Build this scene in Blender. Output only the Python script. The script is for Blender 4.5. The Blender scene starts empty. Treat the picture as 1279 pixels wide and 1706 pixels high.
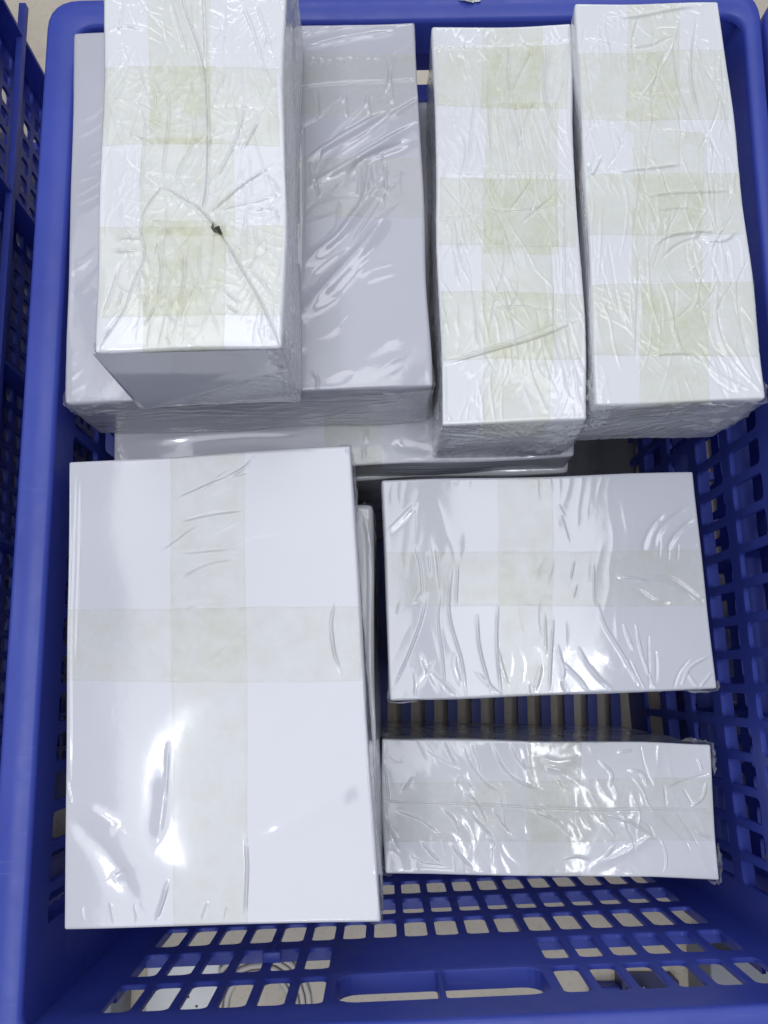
import bpy, math, random
import numpy as np
from math import radians as R
scene = bpy.context.scene
C = scene.collection

# ---------------------------------------------------------------- camera, world, lamps, exposure
cam = bpy.data.cameras.new('camera')
cam.sensor_fit = 'VERTICAL'; cam.sensor_height = 24.0; cam.lens = 24.0*1600/1706
cam.clip_start = .01; cam.clip_end = 100
cam_o = bpy.data.objects.new('camera', cam); C.objects.link(cam_o)
cam_o.location = (0, 0, .95); cam_o.rotation_euler = (R(10), 0, 0)
scene.camera = cam_o
w = bpy.data.worlds.new('World'); scene.world = w; w.use_nodes = True
bg = w.node_tree.nodes['Background']
bg.inputs[0].default_value = (.80, .87, 1.0, 1); bg.inputs[1].default_value = .27
def lamp(name, loc, sx, sy, power, col):
    l = bpy.data.lights.new(name, 'AREA'); l.shape = 'RECTANGLE'; l.size = sx; l.size_y = sy
    l.energy = power; l.color = col
    o = bpy.data.objects.new(name, l); C.objects.link(o); o.location = loc
    return o
import mathutils
for loc, sx, sy, pw in (((.25, 2.5, 2.2), 2.0, .6, 21), ((-2.3, .3, 2.1), .6, 1.4, 11), ((-.25, 1.15, 2.7), 1.4, .8, 6)):
    o = lamp('ceiling_panel', loc, sx, sy, pw, (.95, .97, 1))
    o.rotation_euler = (mathutils.Vector((0, .12, .35))-mathutils.Vector(loc)).to_track_quat('-Z', 'Y').to_euler()
lamp('ceiling_panel', (-.36, -.10, 2.72), .86, 2.2, 26, (.95, .97, 1))
lamp('ceiling_panel', (.40, .32, 2.72), .40, .95, 7.5, (.95, .97, 1))
lamp('ceiling_tube', (-.62, -.33, 2.7), .05, .4, 4, (.93, .96, 1))
lamp('ceiling_tube', (.55, -.30, 2.7), .06, .8, 5, (.93, .96, 1))
lamp('ceiling_tube', (-.05, -.95, 2.7), .7, .08, 4, (.93, .96, 1))
vs = scene.view_settings
vs.view_transform = 'Standard'; vs.look = 'None'; vs.exposure = -.17; vs.gamma = 1

# ---------------------------------------------------------------- helpers
def mesh_obj(name, V, F, mat, parent=None, smooth=False):
    me = bpy.data.meshes.new(name)
    V = np.asarray(V, dtype=np.float32)
    if isinstance(F, np.ndarray):
        n = len(F); k = F.shape[1]
        me.vertices.add(len(V)); me.vertices.foreach_set('co', V.ravel())
        me.loops.add(n*k); me.loops.foreach_set('vertex_index', F.astype(np.int32).ravel())
        me.polygons.add(n); me.polygons.foreach_set('loop_start', np.arange(0, n*k, k, dtype=np.int32))
        me.update(calc_edges=True)
    else:
        me.from_pydata([tuple(map(float, v)) for v in V], [], F); me.update()
    if smooth: me.polygons.foreach_set('use_smooth', np.ones(len(me.polygons), dtype=bool))
    if mat: me.materials.append(mat)
    o = bpy.data.objects.new(name, me); C.objects.link(o)
    if parent: o.parent = parent
    return o
def thing(name, label, cat, loc=(0, 0, 0), group=None):
    o = bpy.data.objects.new(name, None); C.objects.link(o); o.location = loc
    o.empty_display_size = .02
    o['label'] = label; o['category'] = cat
    if group: o['group'] = group
    return o
def tag(o, label, cat, group=None):
    o['label'] = label; o['category'] = cat
    if group: o['group'] = group
    return o
class MB:
    def __init__(s): s.V = []; s.F = []
    def add(s, vs, fs):
        b = len(s.V); s.V += [tuple(v) for v in vs]; s.F += [tuple(b+i for i in f) for f in fs]
    def box(s, x0, x1, y0, y1, z0, z1):
        s.add([(x, y, z) for x in (x0, x1) for y in (y0, y1) for z in (z0, z1)],
              [(0, 1, 3, 2), (4, 6, 7, 5), (0, 4, 5, 1), (2, 3, 7, 6), (0, 2, 6, 4), (1, 5, 7, 3)])
    def tube(s, pts, r, n=8, closed=False):
        pts = [np.array(p, float) for p in pts]; m = len(pts); b = len(s.V)
        for i, p in enumerate(pts):
            t = (pts[(i+1) % m]-pts[i-1]) if closed else (pts[min(i+1, m-1)]-pts[max(i-1, 0)])
            t = t/np.linalg.norm(t); a = np.cross(t, (0, 0, 1.)) if abs(t[2]) < .9 else np.cross(t, (1., 0, 0))
            a = a/np.linalg.norm(a); c = np.cross(t, a)
            for k in range(n):
                q = 2*math.pi*k/n; s.V.append(tuple(p+r*(a*math.cos(q)+c*math.sin(q))))
        for i in range(m if closed else m-1):
            for k in range(n):
                j = (i+1) % m
                s.F.append((b+i*n+k, b+i*n+(k+1) % n, b+j*n+(k+1) % n, b+j*n+k))
        if not closed:
            s.F.append(tuple(b+k for k in range(n))[::-1]); s.F.append(tuple(b+(m-1)*n+k for k in range(n)))
    def build(s, name, mat, parent=None, smooth=False, bevel=0):
        o = mesh_obj(name, s.V, s.F, mat, parent, smooth)
        if bevel:
            md = o.modifiers.new('bevel', 'BEVEL'); md.width = bevel; md.segments = 2; md.limit_method = 'ANGLE'
        return o

# ---------------------------------------------------------------- materials
def nmat(name):
    m = bpy.data.materials.new(name); m.use_nodes = True
    nt = m.node_tree; return m, nt, nt.nodes['Principled BSDF']
def noise(nt, scale, detail=3, rough=.55, stretch=None):
    tc = nt.nodes.new('ShaderNodeTexCoord'); n = nt.nodes.new('ShaderNodeTexNoise')
    n.inputs['Scale'].default_value = scale; n.inputs['Detail'].default_value = detail; n.inputs['Roughness'].default_value = rough
    if stretch:
        mp = nt.nodes.new('ShaderNodeMapping'); mp.inputs['Scale'].default_value = stretch
        nt.links.new(tc.outputs['Object'], mp.inputs['Vector']); nt.links.new(mp.outputs['Vector'], n.inputs['Vector'])
    else: nt.links.new(tc.outputs['Object'], n.inputs['Vector'])
    return n
def ramp(nt, src, stops):
    r = nt.nodes.new('ShaderNodeValToRGB'); e = r.color_ramp.elements
    while len(e) < len(stops): e.new(.5)
    for k, (p, c) in zip(e, stops): k.position = p; k.color = (*c, 1)
    nt.links.new(src, r.inputs[0]); return r
def bump(nt, src, strength, dist, target):
    b = nt.nodes.new('ShaderNodeBump'); b.inputs['Strength'].default_value = strength; b.inputs['Distance'].default_value = dist
    nt.links.new(src, b.inputs['Height'])
    for t in target: nt.links.new(b.outputs[0], t)
    return b
def paper(name, col, coat=1.0, rough=.5, fine=.08):
    m, nt, p = nmat(name)
    n = noise(nt, 14, 4)
    a = tuple(x*.95 for x in col); r = ramp(nt, n.outputs[0], [(.3, a), (.7, col)])
    nt.links.new(r.outputs[0], p.inputs['Base Color'])
    p.inputs['Roughness'].default_value = rough
    p.inputs['Coat Weight'].default_value = coat; p.inputs['Coat Roughness'].default_value = .07; p.inputs['Coat IOR'].default_value = 1.5
    f = noise(nt, 160, 3)
    bump(nt, f.outputs[0], fine, .0006, [p.inputs['Coat Normal']])
    f2 = noise(nt, 320, 2)
    bump(nt, f2.outputs[0], .12, .0004, [p.inputs['Normal']])
    return m
def tape_mat(name, col, alpha, mott=1.0):
    m, nt, p = nmat(name)
    n = noise(nt, 420, 2, .6)
    r = ramp(nt, n.outputs[0], [(.35, tuple(c*.78 for c in col)), (.55, col)])
    nt.links.new(r.outputs[0], p.inputs['Base Color'])
    p.inputs['Roughness'].default_value = .4
    pn = noise(nt, 75, 4, .6); pr = nt.nodes.new('ShaderNodeMapRange'); pr.inputs[1].default_value = .3; pr.inputs[2].default_value = .7
    pr.inputs[3].default_value = alpha*.5; pr.inputs[4].default_value = alpha*1.5
    nt.links.new(pn.outputs[0], pr.inputs[0]); nt.links.new(pr.outputs[0], p.inputs['Alpha'])
    p.inputs['Coat Weight'].default_value = 1; p.inputs['Coat Roughness'].default_value = .09
    f = noise(nt, 300, 3, .6)
    bump(nt, f.outputs[0], .5*mott, .0007, [p.inputs['Coat Normal'], p.inputs['Normal']])
    return m
PAPER = paper('film_wrapped_paper', (.675, .685, .725))
PAPER_GREY = paper('film_wrapped_glazeless_paper', (.43, .43, .495))  # grey base stands in for a top that mirrors no ceiling panel
PAPER_MATT = paper('clean_wrapped_paper', (.52, .525, .59), coat=1, fine=.03)
PAPER_F = paper('pale_grey_wrapped_paper', (.50, .51, .57), coat=1, fine=.04)
TAPE = tape_mat('yellowed_tape', (.71, .72, .36), .125)
TAPE_PALE = tape_mat('pale_tape', (.69, .70, .46), .12, .6)
def simple(name, col, rough=.5, **k):
    m, nt, p = nmat(name); n = noise(nt, 30, 4)
    r = ramp(nt, n.outputs[0], [(.3, tuple(c*.88 for c in col)), (.7, col)])
    nt.links.new(r.outputs[0], p.inputs['Base Color']); p.inputs['Roughness'].default_value = rough
    for a, b in k.items(): p.inputs[a].default_value = b
    return m
def blue_plastic():
    m, nt, p = nmat('blue_plastic')
    n = noise(nt, 9, 5, .6); r = ramp(nt, n.outputs[0], [(.3, (.056, .086, .44)), (.7, (.072, .110, .53))])
    nt.links.new(r.outputs[0], p.inputs['Base Color'])
    sc = noise(nt, 1, 4, .7, (14, 260, 260)); sr = ramp(nt, sc.outputs[0], [(.62, (0, 0, 0)), (.74, (.30, .30, .30))])
    mm = nt.nodes.new('ShaderNodeMix'); mm.data_type = 'RGBA'; nt.links.new(sr.outputs[0], mm.inputs[0]); nt.links.new(r.outputs[0], mm.inputs[6]); mm.inputs[7].default_value = (.20, .27, .60, 1)
    nt.links.new(mm.outputs[2], p.inputs['Base Color'])
    n2 = noise(nt, 60, 4, .6); r2 = ramp(nt, n2.outputs[0], [(.3, (.33,)*3), (.7, (.5,)*3)])
    nt.links.new(r2.outputs[0], p.inputs['Roughness'])
    f = noise(nt, 25, 3); bump(nt, f.outputs[0], .15, .002, [p.inputs['Normal']])
    tr = nt.nodes.new('ShaderNodeBsdfTranslucent'); tr.inputs[0].default_value = (.13, .18, .76, 1)
    mx = nt.nodes.new('ShaderNodeMixShader'); mx.inputs[0].default_value = .33
    out = nt.nodes['Material Output']
    nt.links.new(p.outputs[0], mx.inputs[1]); nt.links.new(tr.outputs[0], mx.inputs[2]); nt.links.new(mx.outputs[0], out.inputs[0])
    return m
BLUE = blue_plastic()
GROUND, nt, p = nmat('beige_floor')
n1 = noise(nt, 7, 6, .65); n2 = noise(nt, 240, 2)
r1 = ramp(nt, n1.outputs[0], [(.25, (.40, .35, .28)), (.5, (.53, .47, .385)), (.75, (.58, .52, .43))]); r2 = ramp(nt, n2.outputs[0], [(.28, (.45, .42, .38)), (.42, (1, 1, 1))])
mm = nt.nodes.new('ShaderNodeMix'); mm.data_type = 'RGBA'; mm.blend_type = 'MULTIPLY'; mm.inputs[0].default_value = .3
nt.links.new(r1.outputs[0], mm.inputs[6]); nt.links.new(r2.outputs[0], mm.inputs[7]); nt.links.new(mm.outputs[2], p.inputs['Base Color']); p.inputs['Roughness'].default_value = .4
DARK = simple('torn_hole_dark', (.02, .02, .018), .8)
WHITE = simple('white_enamel', (.78, .79, .78), .35)
PALE = simple('pale_rubber', (.62, .58, .54), .4)
GREY = simple('grey_carton', (.30, .31, .34), .6)
NAVY = simple('navy_plastic', (.01, .015, .09), .4)
SILVER = simple('grey_tape_scrap', (.5, .52, .5), .35, **{'Coat Weight': 1.0})
LABELW = simple('white_label_paper', (.80, .80, .82), .5)
INK = simple('black_ink', (.03, .03, .035), .5)

# ---------------------------------------------------------------- ground
g = MB(); g.add([(-4, -4, -.020), (4, -4, -.020), (4, 4, -.020), (-4, 4, -.020)], [(0, 1, 2, 3)])
go = g.build('ground', GROUND); go['kind'] = 'structure'

# ---------------------------------------------------------------- the blue crate
ZR = .39
BL, BR, FR, FL = (-.199, .420), (.234, .428), (.257, -.171), (-.197, -.190)
ROWS = [.063, .130, .197, .264, .330]; HH = .0245; ZP = .0335
def side(a, b, bow, outward):
    a = np.array(a); b = np.array(b); d = b-a; L = float(np.linalg.norm(d)); d = d/L
    n = np.array((d[1], -d[0])); n = n if n@np.array(outward) > 0 else -n
    def P(s, z, o=0):
        t = min(max(s/L, 0), 1)
        q = a+d*s+n*(bow*4*t*(1-t)-.004*(1-z/ZR)+o)
        return (q[0], q[1], z)
    return P, L
SIDES = {'front': side(FL, FR, 0, (0, -1)), 'right': side(FR, BR, -.006, (1, 0)), 'back': side(BL, BR, 0, (0, 1)), 'left': side(FL, BL, 0, (-1, 0))}
def rrect(x0, x1, z0, z1, r, n=4):
    pts = []; ra, rb = r if isinstance(r, tuple) else (r, r)
    for (cx, cz, q, r) in ((x1-rb, z1-rb, 0, rb), (x0+ra, z1-ra, 1, ra), (x0+ra, z0+ra, 2, ra), (x1-rb, z0+rb, 3, rb)):
        for k in range(n+1):
            t = (q+k/n)*math.pi/2; pts.append((cx+r*math.cos(t), cz+r*math.sin(t)))
    return pts
def outer_ring(x0, x1, z0, z1, hole, n=4):
    pts = []
    for q, (cx, cz) in enumerate(((x1, z1), (x0, z1), (x0, z0), (x1, z0))):
        for k in range(n+1):
            hx, hz = hole[q*(n+1)+k]
            if k == n//2: pts.append((cx, cz))
            elif (k < n//2) == (q % 2 == 0): pts.append((cx, hz))
            else: pts.append((hx, cz))
    return pts
def wall_mesh(P, L, cells, th=.003, deep=.012):
    mb = MB(); ch = .0007
    for (s0, s1, z0, z1, hole, dp) in cells:
        if hole is None:
            k = max(1, int((s1-s0)/.03))
            for i in range(k):
                a = s0+(s1-s0)*i/k; b = s0+(s1-s0)*(i+1)/k
                for o, f in ((0, (0, 1, 2, 3)), (th, (3, 2, 1, 0))):
                    mb.add([P(a, z0, o), P(b, z0, o), P(b, z1, o), P(a, z1, o)], [f])
            continue
        h = rrect(*hole); N = len(h)
        hb = rrect(hole[0]-ch, hole[1]+ch, hole[2]-ch, hole[3]+ch, tuple(q+ch for q in hole[4]) if isinstance(hole[4], tuple) else hole[4]+ch)
        og = outer_ring(s0, s1, z0, z1, h)
        D = deep if dp else th
        rings = [[P(x, z, 0) for x, z in og], [P(x, z, 0) for x, z in hb], [P(x, z, ch) for x, z in h], [P(x, z, D) for x, z in h]]
        if not dp: rings.append([P(x, z, th) for x, z in og])
        fs = []
        for r in range(len(rings)-1):
            fs += [(r*N+i, r*N+(i+1) % N, (r+1)*N+(i+1) % N, (r+1)*N+i) for i in range(N)]
        mb.add([v for r in rings for v in r], fs)
    return mb
def layout(L, s_first, pitch, n, handle=None, ROWS=ROWS, ZP=ZP, HH=HH):
    hw = pitch*.365; cells = []
    e0 = s_first-pitch/2; e1 = e0+pitch*n
    zb, zt = ROWS[0]-ZP, ROWS[-1]+ZP
    cells += [(0, L, -.018, zb, None, 0), (0, L, zt, ZR-.004, None, 0), (0, e0, zb, zt, None, 0), (e1, L, zb, zt, None, 0)]
    for r, zc in enumerate(ROWS):
        for c in range(n):
            a = e0+c*pitch
            if handle and handle[0] <= c <= handle[1] and r >= 3:
                if c == handle[0]:
                    b = a+pitch*(handle[1]-handle[0]+1); m = (a+b)/2
                    if r == 3: cells.append((a, b, zc-ZP, zc+ZP, None, 0))
                    else:
                        cells.append((a, m, zc-ZP, zc+ZP, (a+.004, m-.0018, zc-.0255, zc+.0255, (.013, .003)), 1))
                        cells.append((m, b, zc-ZP, zc+ZP, (m+.0018, b-.004, zc-.0255, zc+.0255, (.003, .013)), 1))
                continue
            cells.append((a, a+pitch, zc-ZP, zc+ZP, (a+pitch/2-hw, a+pitch/2+hw, zc-HH, zc+HH, min(.0042, hw*.6)), 0))
    return cells
RIMW = {'front': .022, 'right': .012, 'back': .020, 'left': .021}
def inter(p, d, q, e):
    m = np.linalg.solve(np.array([d, -e]).T, q-p); return p+d*m[0]
def loop_pts(off, rad, n=6):
    # corner polygon pushed out by `off(side)`, its corners rounded
    cs = [np.array(FL), np.array(FR), np.array(BR), np.array(BL)]; names = ['front', 'right', 'back', 'left']
    lines = []
    for i, nm in enumerate(names):
        a, b = cs[i], cs[(i+1) % 4]; d = (b-a)/np.linalg.norm(b-a); nrm = np.array((d[1], -d[0]))
        lines.append((a+nrm*off(nm), d))
    pts = []
    corners = [inter(*lines[i-1], *lines[i]) for i in range(4)]
    for i in range(4):
        c = corners[i]; d0 = lines[i-1][1]; d1 = lines[i][1]
        p0 = c-d0*rad; p1 = c+d1*rad
        for k in range(n+1):
            t = k/n; pts.append((1-t)**2*p0+2*t*(1-t)*c+t*t*p1)
        nx = corners[(i+1) % 4]-d1*rad; st = 14
        for k in range(1, st):
            t = k/st; q = p1+(nx-p1)*t
            if names[i] == 'right': q = q+np.array((-1., 0))*.006*4*t*(1-t)
            pts.append(q)
    return pts
def make_crate(label, fine=False):
    root = thing('plastic_crate', label, 'crate', (0, 0, 0), 'blue plastic crates side by side')
    for nm, (s0, pitch, n, hd) in {'front': (.041, .02245, 18, (6, 11)), 'right': (.0390, .0232, 24, None), 'left': (.058, .0232, 23, None), 'back': (.041, .02245, 17, (5, 10))}.items():
        P, L = SIDES[nm]
        kw = {}; leds = (.2385, .1045)
        if fine and nm == 'left':
            s0, pitch, n = .035, .0158, 35; leds = (.302, .150)
            kw = dict(ROWS=[.034+.0228*i for i in range(14)], ZP=.0114, HH=.0078)
        wall_mesh(P, L, layout(L, s0, pitch, n, hd, **kw)).build('side_wall', BLUE, root)
        dep = .020 if nm == 'left' else .009
        isf = fine and nm == 'left'; d0 = dep-.005 if isf else .0031; lt = .004 if isf else 0
        for z in leds:
            mb = MB(); k = 14
            for i in range(k):
                a, b = L*i/k, L*(i+1)/k
                mb.add([P(a, z, d0), P(b, z, d0), P(b, z, dep), P(a, z, dep), P(a, z-.0025-lt, d0), P(b, z-.0025-lt, d0), P(b, z-.0025-lt, dep), P(a, z-.0025-lt, dep)],
                       [(0, 1, 2, 3), (3, 2, 6, 7), (7, 6, 5, 4), (4, 5, 1, 0)])
            mb.build('ledge', BLUE, root)
        for c in range(0, n+1, 8 if n > 30 else 5 if n > 20 else 6):
            s = s0-pitch/2+c*pitch
            if c >= n: s = s0-pitch/2+n*pitch
            mb = MB()
            za, zb = -.017, (.351 if nm == 'left' else .311)
            mb.add([P(s-.0012, za, .0032), P(s+.0012, za, .0032), P(s+.0012, za, dep-.0005), P(s-.0012, za, dep-.0005), P(s-.0012, zb, .0032), P(s+.0012, zb, .0032), P(s+.0012, zb, dep-.0005), P(s-.0012, zb, dep-.0005)],
                   [(0, 3, 2, 1), (4, 5, 6, 7), (0, 1, 5, 4), (1, 2, 6, 5), (2, 3, 7, 6), (3, 0, 4, 7)])
            mb.build('rib', BLUE, root)
    # rim: inverted channel swept round the top
    inn = loop_pts(lambda s: 0, .012); out = loop_pts(lambda s: RIMW[s], .021)
    prof = [(0, ZR-.006), (.0, ZR-.0035), (.03, ZR-.0012), (.12, ZR), (.5, ZR+.0004), (.86, ZR), (.96, ZR-.0015), (1, ZR-.004), (1, .312), (.88, .312), (.88, ZR-.006)]
    N = len(inn); V = []; F = []
    for (t, z) in prof:
        for a, b in zip(inn, out):
            q = a*(1-t)+b*t; k = min(max((-.13-q[0])/.06, 0), 1)
            V.append((q[0], q[1], z+(.04*k if z < .32 else 0)))
    for r in range(len(prof)-1):
        F += [(r*N+i, r*N+(i+1) % N, (r+1)*N+(i+1) % N, (r+1)*N+i) for i in range(N)]
    mesh_obj('rim', V, F, BLUE, root, True)
    # slatted floor
    x0, x1 = -.192, .248
    n = 19; proto = None
    for i in range(n):
        x = -.181+i*.0225
        if proto is None:
            mb = MB(); mb.box(-.0045, .0045, -.172, .405, -.006, .004); proto = mb.build('floor_slat', BLUE, root); proto.location.x = x
        else:
            o = proto.copy(); C.objects.link(o); o.parent = root; o.location.x = x
    for y in (-.165, .02, .20, .395):
        mb = MB(); mb.box(x0, x1, y-.004, y+.004, -.016, -.0065); mb.build('floor_bar', BLUE, root)
    return root
def copy_tree(o, parent=None):
    c = o.copy(); C.objects.link(c); c.parent = parent
    for ch in list(o.children): copy_tree(ch, c)
    return c
crate = make_crate('open blue perforated plastic crate holding the white wrapped packs')
left = make_crate('neighbouring blue crate at the left edge, only its ribbed outer side in view', True)
left.rotation_euler.z = R(180); left.location = (-.487, .315, 0)     # turned round, its deep-ribbed side towards us
left2 = copy_tree(left); left2['label'] = 'second blue crate at the left edge nearest the camera, added to darken wall holes'; left2.location = (-.487, -.341, 0)  # added crate, hides the bright floor so the left wall holes stay dark
right = copy_tree(crate); right['label'] = 'neighbouring blue crate behind the perforated right-hand wall, right edge of the photo'
right.location = (.4845, .012, 0); right.rotation_euler.z = R(2.2)
# hook clip on the front wall
P, L = SIDES['front']
mb = MB(); mb.box(-.006, .006, -.001, .006, .012, .019); mb.tube([(0, .003, .014), (0, .0045, 0), (0, .0045, -.022)], .0022, 8)
clip = mb.build('clip', BLUE, crate, True, .0008); q = P(.123, .255); clip.location = (q[0], q[1]+.001, q[2]); clip.rotation_euler.z = R(2.4)

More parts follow.
